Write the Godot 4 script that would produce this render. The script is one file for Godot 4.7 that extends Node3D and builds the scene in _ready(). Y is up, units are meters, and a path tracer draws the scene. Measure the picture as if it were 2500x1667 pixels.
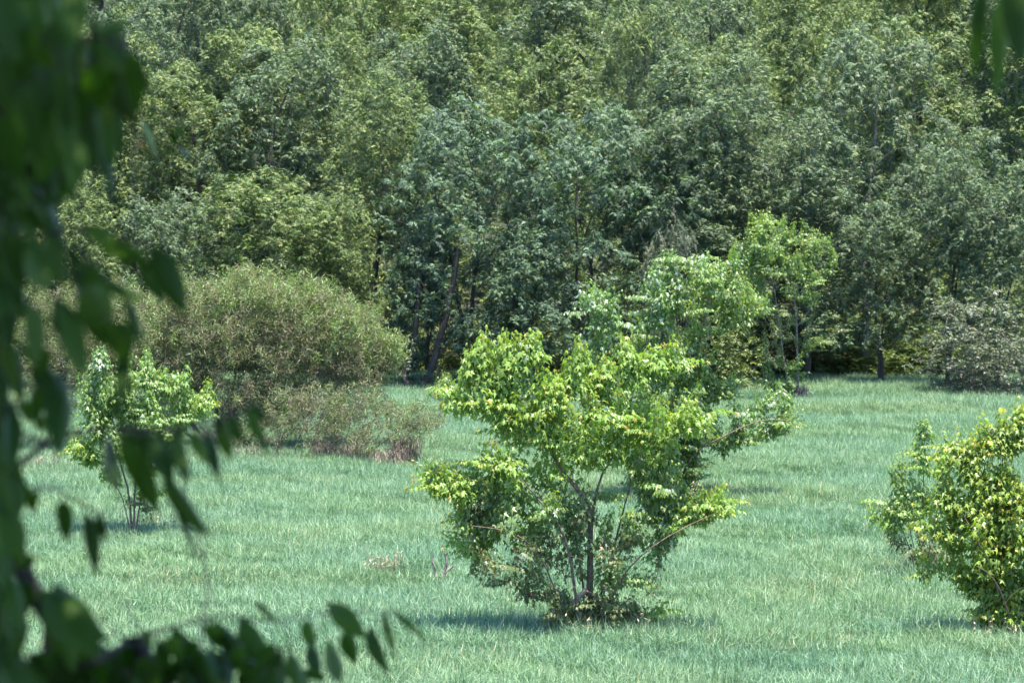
extends Node3D
# A wet meadow with young maples and a willow thicket in front of a wooded slope, seen from a bank through the twigs of a near tree.
# Metres, y up. The grass tops of the meadow lie near y = 0, its soil about 0.33 below. The camera stands at z = 0 and looks along -z.

const EYE := Vector3(0, 6, 0)
const LENS := 6946.0          # focal length in pixels of the 2500 x 1667 photograph (a 100 mm lens)
const PITCH := -0.05458

var rng := RandomNumberGenerator.new()
var lumps := FastNoiseLite.new()
var sward := FastNoiseLite.new()
var used := {}
var M := {}
var T := {}                   # templates of leaves, shoots and sprays


# ---------------------------------------------------------------- small tools
class Acc:                    # collects triangles; vertex colours are linear base colours
	var v := PackedVector3Array()
	var n := PackedVector3Array()
	var c := PackedColorArray()

	func tri(a: Vector3, b: Vector3, d: Vector3, col: Color) -> void:
		var m := (d - a).cross(b - a).normalized()
		v.push_back(a); v.push_back(b); v.push_back(d)
		n.push_back(m); n.push_back(m); n.push_back(m)
		c.push_back(col); c.push_back(col); c.push_back(col)

	func quad(a: Vector3, b: Vector3, d: Vector3, e: Vector3, col: Color) -> void:
		tri(a, b, d, col)
		tri(a, d, e, col)

	func stamp(o: Acc, x: Transform3D, cols: PackedColorArray) -> void:
		v.append_array(x * o.v)
		n.append_array(Transform3D(x.basis.orthonormalized(), Vector3.ZERO) * o.n)
		c.append_array(cols)

	func mesh(mat: Material) -> ArrayMesh:
		var m := ArrayMesh.new()
		if v.is_empty():
			return m
		var a := []
		a.resize(Mesh.ARRAY_MAX)
		a[Mesh.ARRAY_VERTEX] = v
		a[Mesh.ARRAY_NORMAL] = n
		a[Mesh.ARRAY_COLOR] = c
		m.add_surface_from_arrays(Mesh.PRIMITIVE_TRIANGLES, a)
		m.surface_set_material(0, mat)
		return m


class Skeleton:               # a branching of nodes, each with a parent and a radius
	var pos := PackedVector3Array()
	var par := PackedInt32Array()
	var rad := PackedFloat32Array()
	var stem := PackedInt32Array()
	var ends := PackedInt32Array()


func rf(a: float, b: float) -> float:
	return rng.randf_range(a, b)


func lin(r: float, g: float, b: float) -> Color:
	return Color(r, g, b)


func vary(c: Color, by: float) -> Color:
	var k := 1.0 + rf(-by, by)
	return Color(c.r * k * (1.0 + rf(-by, by) * 0.5), c.g * k, c.b * k * (1.0 + rf(-by, by) * 0.5))


func frame(y: Vector3, z_hint: Vector3) -> Basis:
	var yy := y.normalized()
	var x := yy.cross(z_hint)
	if x.length_squared() < 1e-6:
		x = yy.cross(Vector3(0.3, 0.5, 0.8))
	x = x.normalized()
	return Basis(x, yy, x.cross(yy))


func ray(px: float, py: float) -> Vector3:
	return Basis(Vector3.RIGHT, PITCH) * Vector3((px - 1250.0) / LENS, (833.5 - py) / LENS, -1)


func at(px: float, py: float, depth: float) -> Vector3:
	var r := ray(px, py)
	return EYE + r * (depth / -r.z)


func on_meadow(px: float, py: float) -> Vector3:
	var r := ray(px, py)
	var p := EYE + r * (EYE.y / -r.y)
	return Vector3(p.x, ground_y(p.x, p.z), p.z)


func ground_y(x: float, z: float) -> float:
	var y := -0.33 + lumps.get_noise_2d(x, z) * 0.10
	var t := clampf((z + 30.0) / 28.0, 0.0, 1.0)
	y += 4.75 * t * t * (3.0 - 2.0 * t)
	if z < -89.0:
		y += (-89.0 - z) * 0.17 * clampf((-89.0 - z) / 10.0, 0.0, 1.0)
	return y


func numbered(called: String) -> String:
	if not used.has(called):
		used[called] = 0
		return called
	used[called] += 1
	return "%s_%03d" % [called, used[called]]


func tag(o: Node3D, label: String, category: String, group := "", kind := "") -> void:
	o.set_meta("label", label)
	if category: o.set_meta("category", category)
	if group: o.set_meta("group", group)
	if kind: o.set_meta("kind", kind)


func thing(called: String, at_: Vector3, label: String, category: String, group := "") -> Node3D:
	var o := Node3D.new()
	o.name = numbered(called)
	o.position = at_
	tag(o, label, category, group)
	add_child(o, true)
	return o


func part(called: String, m: Mesh, parent: Node3D, kind := "") -> MeshInstance3D:
	var o := MeshInstance3D.new()
	o.name = called
	o.mesh = m
	if kind: o.set_meta("kind", kind)
	parent.add_child(o, true)
	return o


# ---------------------------------------------------------------- materials
func noise_tex(seed_: int, freq: float, stops: Array, size := 256, octaves := 4) -> NoiseTexture2D:
	var f := FastNoiseLite.new()
	f.seed = seed_
	f.frequency = freq
	f.fractal_octaves = octaves
	var g := Gradient.new()
	g.offsets = PackedFloat32Array()
	g.colors = PackedColorArray()
	var offs := PackedFloat32Array()
	var cols := PackedColorArray()
	for s in stops:
		offs.push_back(s[0])
		cols.push_back(s[1])
	g.offsets = offs
	g.colors = cols
	var t := NoiseTexture2D.new()
	t.width = size
	t.height = size
	t.seamless = true
	t.noise = f
	t.color_ramp = g
	return t


func leaf_material(tint: Color, rough: float, back: Color, spec := 0.5) -> StandardMaterial3D:
	var m := StandardMaterial3D.new()
	m.vertex_color_use_as_albedo = true
	m.albedo_color = tint.linear_to_srgb()
	m.roughness = rough
	m.metallic_specular = spec
	m.cull_mode = BaseMaterial3D.CULL_DISABLED
	m.backlight_enabled = true
	m.backlight = back.linear_to_srgb()
	return m


func bark_material(dark: Color, light: Color, rough := 0.9) -> StandardMaterial3D:
	var m := StandardMaterial3D.new()
	m.albedo_texture = noise_tex(11, 0.03, [[0.3, dark.linear_to_srgb()], [0.7, light.linear_to_srgb()]])
	m.uv1_triplanar = true
	m.uv1_scale = Vector3(5, 1.6, 5)
	m.roughness = rough
	return m


func make_materials() -> void:
	var glow := lin(0.36, 0.44, 0.14)
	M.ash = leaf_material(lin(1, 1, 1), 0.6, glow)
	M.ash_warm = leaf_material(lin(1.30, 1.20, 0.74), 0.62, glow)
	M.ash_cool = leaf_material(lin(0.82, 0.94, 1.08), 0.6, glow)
	M.grey_bush = leaf_material(lin(1, 1, 1), 0.45, glow * 0.6)
	M.maple = leaf_material(lin(1, 1, 1), 0.42, lin(0.92, 1.0, 0.32))
	M.willow = leaf_material(lin(1, 1, 1), 0.5, lin(0.55, 0.65, 0.18))
	M.grass = leaf_material(lin(1, 1, 1), 0.55, lin(0.50, 0.62, 0.30))
	M.straw = leaf_material(lin(1, 1, 1), 0.7, lin(0.3, 0.28, 0.16))
	M.near_leaf = leaf_material(lin(1, 1, 1), 0.42, lin(0.62, 0.85, 0.09), 0.25)
	M.bark = bark_material(lin(0.022, 0.019, 0.017), lin(0.09, 0.075, 0.066))
	M.pale_bark = bark_material(lin(0.08, 0.068, 0.06), lin(0.24, 0.21, 0.185))
	M.red_bark = bark_material(lin(0.075, 0.052, 0.042), lin(0.22, 0.155, 0.125))
	M.willow_bark = bark_material(lin(0.05, 0.038, 0.032), lin(0.19, 0.145, 0.12))
	M.near_bark = bark_material(lin(0.02, 0.017, 0.014), lin(0.07, 0.06, 0.05))
	M.dead_wood = bark_material(lin(0.11, 0.088, 0.075), lin(0.32, 0.27, 0.24))
	var s := StandardMaterial3D.new()
	s.albedo_texture = noise_tex(21, 0.02, [[0.2, lin(0.018, 0.022, 0.012).linear_to_srgb()], [0.55, lin(0.035, 0.042, 0.02).linear_to_srgb()], [0.8, lin(0.06, 0.055, 0.032).linear_to_srgb()]], 512, 5)
	s.uv1_triplanar = true
	s.uv1_world_triplanar = true
	s.uv1_scale = Vector3(0.5, 0.5, 0.5)
	s.roughness = 0.95
	M.soil = s
	var l := StandardMaterial3D.new()
	l.albedo_texture = noise_tex(22, 0.05, [[0.2, lin(0.018, 0.014, 0.010).linear_to_srgb()], [0.5, lin(0.040, 0.029, 0.018).linear_to_srgb()], [0.8, lin(0.10, 0.066, 0.038).linear_to_srgb()]], 512, 5)
	l.uv1_triplanar = true
	l.uv1_world_triplanar = true
	l.uv1_scale = Vector3(0.6, 0.6, 0.6)
	l.roughness = 0.9
	M.litter = l


# ---------------------------------------------------------------- wood
func smooth_line(pts: Array, step: float, wobble := 0.0) -> PackedVector3Array:
	var out := PackedVector3Array()
	for i in pts.size() - 1:
		var a: Vector3 = pts[maxi(i - 1, 0)]
		var b: Vector3 = pts[i]
		var c: Vector3 = pts[i + 1]
		var d: Vector3 = pts[mini(i + 2, pts.size() - 1)]
		var k := maxi(1, int(ceil(b.distance_to(c) / step)))
		for j in k:
			var p := b.cubic_interpolate(c, a, d, float(j) / k)
			if out.size() > 0:
				p += Vector3(rf(-wobble, wobble), rf(-wobble, wobble) * 0.3, rf(-wobble, wobble))
			out.push_back(p)
	out.push_back(pts[-1])
	return out


# stems: [[points, radius at its foot, radius at its end], ...]; tips: points to which twigs grow from the nearest wood
func grow(stems: Array, tips: PackedVector3Array, step: float, tip_r: float, lift := 0.35, wobble := 0.02) -> Skeleton:
	var s := Skeleton.new()
	for k in stems.size():
		var line := smooth_line(stems[k][0], step, wobble * 0.6)
		var before := -1
		if s.pos.size() > 0:
			var best := 1e9
			for j in s.pos.size():
				var d := s.pos[j].distance_squared_to(line[0])
				if d < best:
					best = d
					before = j
			if best > 0.09 * 0.09 * 25.0:
				before = -1
		for i in line.size():
			s.pos.push_back(line[i])
			s.par.push_back(before)
			s.rad.push_back(lerpf(stems[k][1], stems[k][2], float(i) / maxf(1.0, line.size() - 1)))
			s.stem.push_back(k)
			before = s.pos.size() - 1
	var wood := s.pos.size()
	var order := []
	var root := s.pos[0]
	for t in tips:
		order.push_back([t.distance_squared_to(root), t])
	order.sort_custom(func(a, b): return a[0] < b[0])
	for o in order:
		var t: Vector3 = o[1]
		var best := 1e9
		var from := 0
		for j in s.pos.size():
			var d := t - s.pos[j]
			var cost := d.length() - lift * d.y
			if cost < best:
				best = cost
				from = j
		var a := s.pos[from]
		var dir := Vector3.UP
		if s.par[from] >= 0:
			dir = (a - s.pos[s.par[from]]).normalized()
		var len := a.distance_to(t)
		if len < 0.01:
			s.ends.push_back(from)
			continue
		var mid := a.lerp(t, 0.5) + dir * len * 0.16 + Vector3(rf(-1, 1), rf(-0.2, 0.6), rf(-1, 1)) * len * 0.08
		var k := maxi(1, int(ceil(len / step)))
		var before := from
		for i in range(1, k + 1):
			var u := float(i) / k
			var p := a * (1 - u) * (1 - u) + mid * 2.0 * u * (1 - u) + t * u * u
			if i < k:
				p += Vector3(rf(-1, 1), rf(-1, 1), rf(-1, 1)) * wobble
			s.pos.push_back(p)
			s.par.push_back(before)
			s.rad.push_back(0.0)
			s.stem.push_back(-1)
			before = s.pos.size() - 1
		s.ends.push_back(before)
	var area := PackedFloat32Array()
	area.resize(s.pos.size())
	var floor_ := pow(tip_r, 2.3)
	for i in range(s.pos.size() - 1, -1, -1):
		area[i] = maxf(area[i], floor_)
		if i >= wood:
			s.rad[i] = pow(area[i], 1.0 / 2.3)
		if s.par[i] >= 0:
			area[s.par[i]] += area[i]
	for i in range(wood, s.pos.size()):           # a twig is never thicker than what bears it
		s.rad[i] = minf(s.rad[i], maxf(tip_r, s.rad[s.par[i]] * 0.92))
	return s


func ring_axes(d: Vector3) -> Array:
	var u := d.cross(Vector3(0.31, 0.2, 0.93)).normalized()
	return [u, u.cross(d)]


# the wood whose stem number is which (-1: the twigs; -2: all)
func wood_mesh(s: Skeleton, which: int, mat: Material, min_r := 0.0) -> ArrayMesh:
	var a := Acc.new()
	var count := s.pos.size()
	var dirs := PackedVector3Array()
	dirs.resize(count)
	var main := PackedInt32Array()
	main.resize(count)
	main.fill(-1)
	for i in count:
		var p := s.par[i]
		if p >= 0:
			dirs[i] = (s.pos[i] - s.pos[p]).normalized()
			if main[p] < 0 or s.rad[i] > s.rad[main[p]]:
				main[p] = i
	for i in count:
		if s.par[i] < 0 and main[i] >= 0:
			dirs[i] = dirs[main[i]]
	var white := Color.WHITE
	for i in count:
		var p := s.par[i]
		if p < 0 or (which > -2 and s.stem[i] != which) or s.rad[i] < min_r:
			continue
		var r1 := s.rad[i]
		var same := main[p] == i
		var r0 := s.rad[p] if same else minf(s.rad[p], r1 * 1.15)
		var k := 9 if r1 > 0.05 else (6 if r1 > 0.012 else (4 if r1 > 0.005 else 3))
		var e0 := ring_axes(dirs[p] if same else dirs[i])
		var e1 := ring_axes(dirs[i])
		for j in k:
			var t0 := TAU * j / k
			var t1 := TAU * (j + 1) / k
			var n00: Vector3 = e0[0] * cos(t0) + e0[1] * sin(t0)
			var n01: Vector3 = e0[0] * cos(t1) + e0[1] * sin(t1)
			var n10: Vector3 = e1[0] * cos(t0) + e1[1] * sin(t0)
			var n11: Vector3 = e1[0] * cos(t1) + e1[1] * sin(t1)
			var q := [s.pos[p] + n00 * r0, s.pos[p] + n01 * r0, s.pos[i] + n11 * r1, s.pos[i] + n10 * r1]
			var w := [n00, n01, n11, n10]
			for h in [0, 1, 2, 0, 2, 3]:
				a.v.push_back(q[h])
				a.n.push_back(w[h])
				a.c.push_back(white)
	return a.mesh(mat)


# ---------------------------------------------------------------- leaves, shoots and sprays
func pointed_leaf(a: Acc, base: Vector3, dir: Vector3, up: Vector3, length: float, width: float, col: Color, fold := 0.25, droop := 0.15) -> void:
	var b := frame(dir, up)
	var tip := base + b.y * length - b.z * length * droop
	var mid := base + b.y * length * 0.42
	var l := mid - b.x * width * 0.5 - b.z * width * fold
	var r := mid + b.x * width * 0.5 - b.z * width * fold
	a.tri(base, tip, l, col)
	a.tri(base, r, tip, col)


func lobed_leaf() -> Acc:     # a five-lobed maple leaf, base at 0, tip at y = 1, face towards +z
	var a := Acc.new()
	var half := [Vector2(0, 0), Vector2(0.30, 0.02), Vector2(0.14, 0.2), Vector2(0.46, 0.56), Vector2(0.13, 0.5), Vector2(0.0, 1.0)]
	var bend := func(x: float, y: float) -> Vector3: return Vector3(x, y, -absf(x) * 0.5 - y * y * 0.32)
	var m: Vector3 = bend.call(0.0, 0.36)
	for s in [1.0, -1.0]:
		for i in 5:
			var p: Vector3 = bend.call(half[i].x * s, half[i].y)
			var q: Vector3 = bend.call(half[i + 1].x * s, half[i + 1].y)
			if s > 0:
				a.tri(m, q, p, Color.WHITE)
			else:
				a.tri(m, p, q, Color.WHITE)
	return a


func near_leaf(bend: float, fold: float) -> Acc:   # a smooth oval pointed leaf seen close up
	var a := Acc.new()
	var k := 9
	var pts := []
	for i in k + 1:
		var t := float(i) / k
		var w := 0.5 * pow(sin(PI * pow(t, 0.78)), 0.85) * (1.0 - 0.25 * t)
		var z := -bend * t * t
		pts.push_back([Vector3(-w, t, z - w * fold), Vector3(-w * 0.5, t, z - w * fold * 0.35), Vector3(0, t, z - 0.01), Vector3(w * 0.5, t, z - w * fold * 0.35), Vector3(w, t, z - w * fold)])
	var norm := func(i: int, j: int) -> Vector3:
		var dy: Vector3 = pts[mini(i + 1, k)][j] - pts[maxi(i - 1, 0)][j]
		var mid := clampi(i, 1, k - 1)
		var dx: Vector3 = pts[mid][mini(j + 1, 4)] - pts[mid][maxi(j - 1, 0)]
		return dx.cross(dy).normalized()
	for i in k:
		for j in 4:
			for h in [[0, 0], [1, 1], [0, 1], [0, 0], [1, 0], [1, 1]]:
				a.v.push_back(pts[i + h[0]][j + h[1]])
				a.n.push_back(norm.call(i + h[0], j + h[1]))
				a.c.push_back(Color.WHITE)
	return a


# ash-like spray: a rosette of drooping pinnate leaves
func ash_spray(size: float) -> Acc:
	var a := Acc.new()
	var fans := 6
	for f in fans:
		var az := TAU * f / fans + rf(-0.5, 0.5)
		var el := rf(-0.35, 1.15)
		var out := Vector3(cos(az) * cos(el), sin(el), sin(az) * cos(el))
		var length := rf(0.20, 0.32) * size
		var side := out.cross(Vector3.UP).normalized()
		var fresh := f == 0
		var sag := rf(0.15, 0.6)
		for k in 5:
			var t := 0.25 + 0.75 * k / 4.0
			var p := out * length * t - Vector3.UP * length * sag * t * t
			var along := (out - Vector3.UP * 2.0 * sag * t).normalized()
			for sd in ([1.0, -1.0] if k < 4 else [0.0]):
				var d: Vector3 = (along * 0.8 + side * sd * 0.7 - Vector3.UP * rf(-0.1, 0.6)).normalized()
				var col := Color(1, 1, 1) if not fresh else Color(1.35, 1.15, 0.8)
				pointed_leaf(a, p, d, Vector3.UP + out * 0.5 + side * rf(-0.6, 0.6), rf(0.09, 0.135) * size, rf(0.024, 0.036) * size, vary(col, 0.25))
	return a


func tinted(o: Acc, tint: Color) -> PackedColorArray:
	var out := PackedColorArray()
	out.resize(o.c.size())
	for i in o.c.size():
		out[i] = o.c[i] * tint
	return out


func family(shapes: Array, tints: Array) -> Array:   # [[shape, [coloured corners, ...]], ...]
	var out := []
	for s in shapes:
		var cs := []
		for t in tints:
			cs.push_back(tinted(s, t))
		out.push_back([s, cs])
	return out


func maple_color(kind: String, young: bool) -> Color:
	var u := rng.randf()
	match kind:
		"fresh":
			if young: return vary(lin(0.36, 0.30, 0.075), 0.15) if u < 0.25 else vary(lin(0.31, 0.395, 0.075), 0.15)
			if u < 0.02: return vary(lin(0.38, 0.45, 0.34), 0.1)
			return vary(lin(0.225, 0.345, 0.075), 0.18)
		"mid":
			if young: return vary(lin(0.28, 0.36, 0.08), 0.2)
			if u < 0.03: return vary(lin(0.36, 0.42, 0.33), 0.1)
			return vary(lin(0.18, 0.27, 0.085), 0.25)
		"silver":
			if u < 0.22: return vary(lin(0.42, 0.48, 0.40), 0.12)
			return vary(lin(0.16, 0.27, 0.085), 0.25)
		"pale":
			if u < 0.04: return vary(lin(0.38, 0.44, 0.34), 0.12)
			return vary(lin(0.23, 0.345, 0.115), 0.18)
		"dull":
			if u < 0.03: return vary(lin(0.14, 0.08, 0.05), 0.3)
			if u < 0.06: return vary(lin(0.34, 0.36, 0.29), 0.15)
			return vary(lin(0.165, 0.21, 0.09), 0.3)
		"yellow":
			if young: return vary(lin(0.46, 0.37, 0.07), 0.15) if u < 0.4 else vary(lin(0.42, 0.45, 0.07), 0.15)
			return vary(lin(0.25, 0.345, 0.06), 0.2) if u < 0.6 else vary(lin(0.15, 0.24, 0.05), 0.2)
	return lin(0.1, 0.15, 0.04)


# leaves of a maple shoot: [[transform of the leaf, young?], ...]
func shoot_leaves(upright: bool) -> Array:
	var out := []
	var nodes := 6
	for k in nodes:
		var t := float(k) / (nodes - 1)
		var turn := PI / 2 * k + rf(-0.3, 0.3)
		for s in [0.0, PI]:
			var size := lerpf(0.128, 0.07, t * t) * rf(0.75, 1.15)
			var p: Vector3
			var d: Vector3
			var up: Vector3
			if upright:
				var o := Vector3(cos(turn + s), 0, sin(turn + s))
				p = Vector3(0, t * 0.34, 0) + o * (0.085 * (1.0 - 0.5 * t)) + Vector3(0, 0.03, 0)
				d = o * rf(0.35, 0.8) - Vector3.UP * rf(0.4, 1.3)
				up = o * 0.6 + Vector3.UP * 0.8
			else:
				var o := Vector3(0, rf(-0.2, 0.3), 1.0 if s == 0.0 else -1.0)
				p = Vector3(t * 0.36 - 0.04, 0.03 * sin(t * 3.0), 0) + o * 0.07
				d = o * rf(0.4, 0.9) + Vector3.RIGHT * rf(0.2, 0.7) - Vector3.UP * rf(0.2, 1.1)
				up = Vector3.UP + o * 0.4
			up += Vector3(rf(-0.4, 0.4), rf(-0.4, 0.4), rf(-0.4, 0.4))
			out.push_back([Transform3D(frame(d, up).scaled(Vector3.ONE * size), p), k >= nodes - 1])
	return out


func shoot(upright: bool, kind: String) -> Array:     # [mesh data, its colours, its leaves]
	var a := Acc.new()
	var ls := shoot_leaves(upright)
	var leaf: Acc = T.lobed
	for l in ls:
		var cols := PackedColorArray()
		cols.resize(leaf.v.size())
		cols.fill(maple_color(kind, l[1]))
		a.stamp(leaf, l[0], cols)
	return [a, a.c, ls]


func willow_shoot(length: float, leaves: int) -> Acc:
	var a := Acc.new()
	for k in leaves:
		var t := (k + 0.5) / leaves
		var az := k * 2.4 + rf(-0.3, 0.3)
		var o := Vector3(cos(az), 0, sin(az))
		var p := Vector3(0.03 * sin(t * 4.0), t * length, 0)
		pointed_leaf(a, p, o * rf(0.6, 1.0) + Vector3.UP * rf(-0.6, 0.8), Vector3.UP + o, rf(0.10, 0.155), rf(0.013, 0.020), vary(Color.WHITE, 0.25), 0.1, 0.2)
	a.quad(Vector3(-0.002, 0, 0), Vector3(0.002, 0, 0), Vector3(0.002, length, 0), Vector3(-0.002, length, 0), lin(0.7, 0.55, 0.5))
	return a


func make_templates() -> void:
	T.lobed = lobed_leaf()
	var sprays := []
	for i in 7: sprays.push_back(ash_spray(rf(0.72, 0.88)))
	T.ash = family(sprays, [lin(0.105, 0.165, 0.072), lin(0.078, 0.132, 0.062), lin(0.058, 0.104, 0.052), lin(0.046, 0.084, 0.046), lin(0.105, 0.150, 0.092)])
	var small := []
	for i in 5: small.push_back(ash_spray(0.62))
	T.grey = family(small, [lin(0.10, 0.135, 0.085), lin(0.08, 0.115, 0.065), lin(0.12, 0.13, 0.095), lin(0.06, 0.09, 0.05)])
	T.under = family(small, [lin(0.12, 0.17, 0.03), lin(0.09, 0.14, 0.03), lin(0.06, 0.10, 0.03)])
	for kind in ["fresh", "mid", "silver", "pale", "dull", "yellow"]:
		var ups := []
		var flats := []
		for i in 6:
			ups.push_back(shoot(true, kind))
			flats.push_back(shoot(false, kind))
		T[kind] = [ups, flats]
	var ws := []
	for i in 6: ws.push_back(willow_shoot(rf(0.28, 0.42), 13))
	T.willow_green = family(ws, [lin(0.235, 0.315, 0.125), lin(0.185, 0.26, 0.105), lin(0.255, 0.29, 0.155), lin(0.225, 0.20, 0.14)])
	T.willow_brown = family(ws, [lin(0.20, 0.225, 0.11), lin(0.195, 0.175, 0.12), lin(0.155, 0.15, 0.10), lin(0.175, 0.235, 0.10), lin(0.19, 0.185, 0.125)])


# ---------------------------------------------------------------- trees of the wood
func spray_on(a: Acc, fam: Array, p: Vector3, size: float, lean := 0.6) -> void:
	var f = fam[rng.randi() % fam.size()]
	var b := Basis(Vector3.RIGHT, rf(-lean, lean)) * Basis(Vector3.UP, rf(0, TAU))
	a.stamp(f[0], Transform3D(b.scaled(Vector3.ONE * size), p), f[1][rng.randi() % f[1].size()])


# one kind of wood tree: height, crown radius, where the crown begins, its boughs; returns a Node3D with trunk, branches and crown
func wood_tree(h: float, radius: float, low: float, boughs: int, fam: Array, leaf_mat: Material, bark: Material, stems_n := 1, spray_size := 1.0, per_bough := 48, lean := Vector2.ZERO) -> Node3D:
	var o := Node3D.new()
	var stems := []
	for k in stems_n:
		var az := rf(0, TAU)
		var out := Vector3(cos(az), 0, sin(az)) * (0.0 if stems_n == 1 else radius * 0.42)
		var pts := []
		var top := h * (0.86 if k == 0 else rf(0.55, 0.75))
		var tilt := Vector3(lean.x, 0, lean.y)
		for i in 6:
			var t := i / 5.0
			pts.push_back(Vector3(rf(-1, 1) * 0.045 * h * t, t * top, rf(-1, 1) * 0.045 * h * t) + out * (0.1 + t * t) * (1.0 if k > 0 else 0.4) + tilt * t)
		var r := 0.016 * h * (1.0 if stems_n == 1 else 0.72)
		stems.push_back([pts, r, r * 0.16])
	var tips := PackedVector3Array()
	var domes := []
	var clumps := int(boughs * 0.68)
	for b in clumps:
		var f := (b + 0.5) / clumps
		var y := lerpf(low, 0.93, pow(f, 0.85))
		var g := (y - low) / maxf(0.05, 1.0 - low)
		var prof := sqrt(maxf(0.0, 1.0 - pow((g - 0.40) / 0.66, 2.0)))
		var az := b * 2.39996 + rf(-0.5, 0.5)
		var rr := radius * prof * rf(0.42, 0.90)
		var rb := radius * rf(0.30, 0.50)
		var c := Vector3(cos(az) * rr + lean.x * y, y * h + rf(-0.02, 0.02) * h, sin(az) * rr + lean.y * y)
		domes.push_back([c, rb])
		for i in per_bough:
			var d := Vector3(rng.randfn(), rng.randfn() * 0.6 + 0.75, rng.randfn()).normalized()
			var q := c + Vector3(d.x, d.y * 0.72, d.z) * rb * rf(0.84, 1.08)
			q.y -= rb * 0.45 * (d.x * d.x + d.z * d.z)
			tips.push_back(q)
	var sk := grow(stems, tips, 0.3, 0.006, 0.35, 0.03)
	part("trunk", wood_mesh(sk, 0, bark), o)
	for k in range(1, stems_n):
		part("trunk", wood_mesh(sk, k, bark), o)
	part("branches", wood_mesh(sk, -1, bark), o)
	var leaves := Acc.new()
	for i in sk.ends.size():
		if rng.randf() < 0.07:
			continue
		var p := sk.pos[sk.ends[i]]
		spray_on(leaves, fam, p, spray_size * rf(0.85, 1.25))
		spray_on(leaves, fam, p + Vector3(rf(-1, 1), rf(-0.8, 0.4), rf(-1, 1)) * 0.22 * spray_size, spray_size * rf(0.7, 1.15))
		if i % 7 == 0:
			spray_on(leaves, fam, Vector3(p.x, p.y, p.z) * Vector3(0.6, 0.97, 0.6), spray_size * 1.2)
	part("crown", leaves.mesh(leaf_mat), o)
	return o


func set_crown(o: Node3D, m: Material) -> void:
	for c in o.get_children():
		if c.name.begins_with("crown"):
			(c as MeshInstance3D).set_surface_override_material(0, m)


# ---------------------------------------------------------------- maples of the meadow
# blobs: [px, py, half width px, half height px, tips, kind, half depth in m (0: like its width)]
func maple(base: Vector3, stems_px: Array, blobs: Array, called: String, label: String, size := 1.0, singles := 0, bark: Material = null) -> Node3D:
	var o := thing(called, base, label, "tree")
	var depth := -base.z
	var m_per_px := depth / LENS
	var stems := []
	for s in stems_px:
		var pts := []
		for p in s[0]:
			pts.push_back(at(p[0], p[1], depth) - base + Vector3(0, 0, p[2] if p.size() > 2 else 0.0))
		stems.push_back([pts, s[1], s[2]])
	var tips := PackedVector3Array()
	var kinds := {}
	for b in blobs:
		var c := at(b[0], b[1], depth) - base
		var rx: float = b[2] * m_per_px
		var ry: float = b[3] * m_per_px
		var rz: float = b[6] if b.size() > 6 and b[6] > 0 else rx
		for i in b[4]:
			var d := Vector3(rng.randfn(), rng.randfn(), rng.randfn()).normalized() * pow(rng.randf(), 0.5) * rf(0.8, 1.3)
			var q := c + Vector3(d.x * rx, d.y * ry, d.z * rz)
			tips.push_back(q)
			kinds[q] = b[5]
	var sk := grow(stems, tips, 0.09, 0.0028, 0.3, 0.008)
	var bm: Material = bark if bark else M.red_bark
	for k in stems.size():
		part("trunk" if k == 0 else "stem", wood_mesh(sk, k, bm), o)
	part("branches", wood_mesh(sk, -1, bm), o)
	var leaves := Acc.new()
	var single_spots := []
	for e in sk.ends:
		var p := sk.pos[e]
		var kind: String = kinds.get(p, "mid")
		var dir := Vector3.UP
		if sk.par[e] >= 0:
			dir = (p - sk.pos[sk.par[e]]).normalized()
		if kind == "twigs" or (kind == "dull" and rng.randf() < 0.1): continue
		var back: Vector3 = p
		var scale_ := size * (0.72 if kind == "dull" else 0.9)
		for n in 4:                                   # the tip, and three shoots further down the twig
			var up: bool = dir.y > 0.45 or rng.randf() < 0.25
			var set_: Array = T[kind][0 if up else 1]
			var f: Array = set_[rng.randi() % set_.size()]
			var yaw := rf(0, TAU) if up else atan2(-dir.z, dir.x) + rf(-0.6, 0.6)
			var b := Basis(Vector3.UP, yaw)
			if up: b = Basis(Quaternion(Vector3.UP, (dir + Vector3.UP).normalized())) * b
			var x := Transform3D(b.scaled(Vector3.ONE * scale_ * rf(0.75, 1.2)), back - (dir * 0.12 if up else Vector3.ZERO))
			if n == 0 and singles > 0 and kind in ["fresh", "yellow"]:
				single_spots.push_back([back.y * 0.6 + back.z, x, f, kind])
			else:
				leaves.stamp(f[0], x, f[1])
			if n == 0 and rng.randf() < 0.12: break
			var hop := e
			for g in (2 if n == 0 else 4):
				if sk.par[hop] >= 0 and sk.stem[sk.par[hop]] < 0: hop = sk.par[hop]
			back = sk.pos[hop] + Vector3(rf(-1, 1), rf(-0.5, 0.5), rf(-1, 1)) * 0.11
	single_spots.sort_custom(func(a, b): return a[0] > b[0])
	var made := 0
	for s in single_spots:
		if made + 10 <= singles:
			for l in s[2][2]:
				var k: String = s[3] + ("_young" if l[1] else "_leaf")
				var mi := part("leaf", T[k][rng.randi() % 5], o)
				mi.transform = s[1] * l[0]
				made += 1
		else:
			leaves.stamp(s[2][0], s[1], s[2][1])
	part("foliage", leaves.mesh(M.maple), o, "stuff")
	return o


func leaf_meshes() -> void:
	for kind in ["fresh", "yellow"]:
		for young in [true, false]:
			var out := []
			for i in 5:
				var a := Acc.new()
				var cols := PackedColorArray()
				cols.resize(T.lobed.v.size())
				cols.fill(maple_color(kind, young))
				a.stamp(T.lobed, Transform3D(), cols)
				out.push_back(a.mesh(M.maple))
			T[kind + ("_young" if young else "_leaf")] = out


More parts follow.
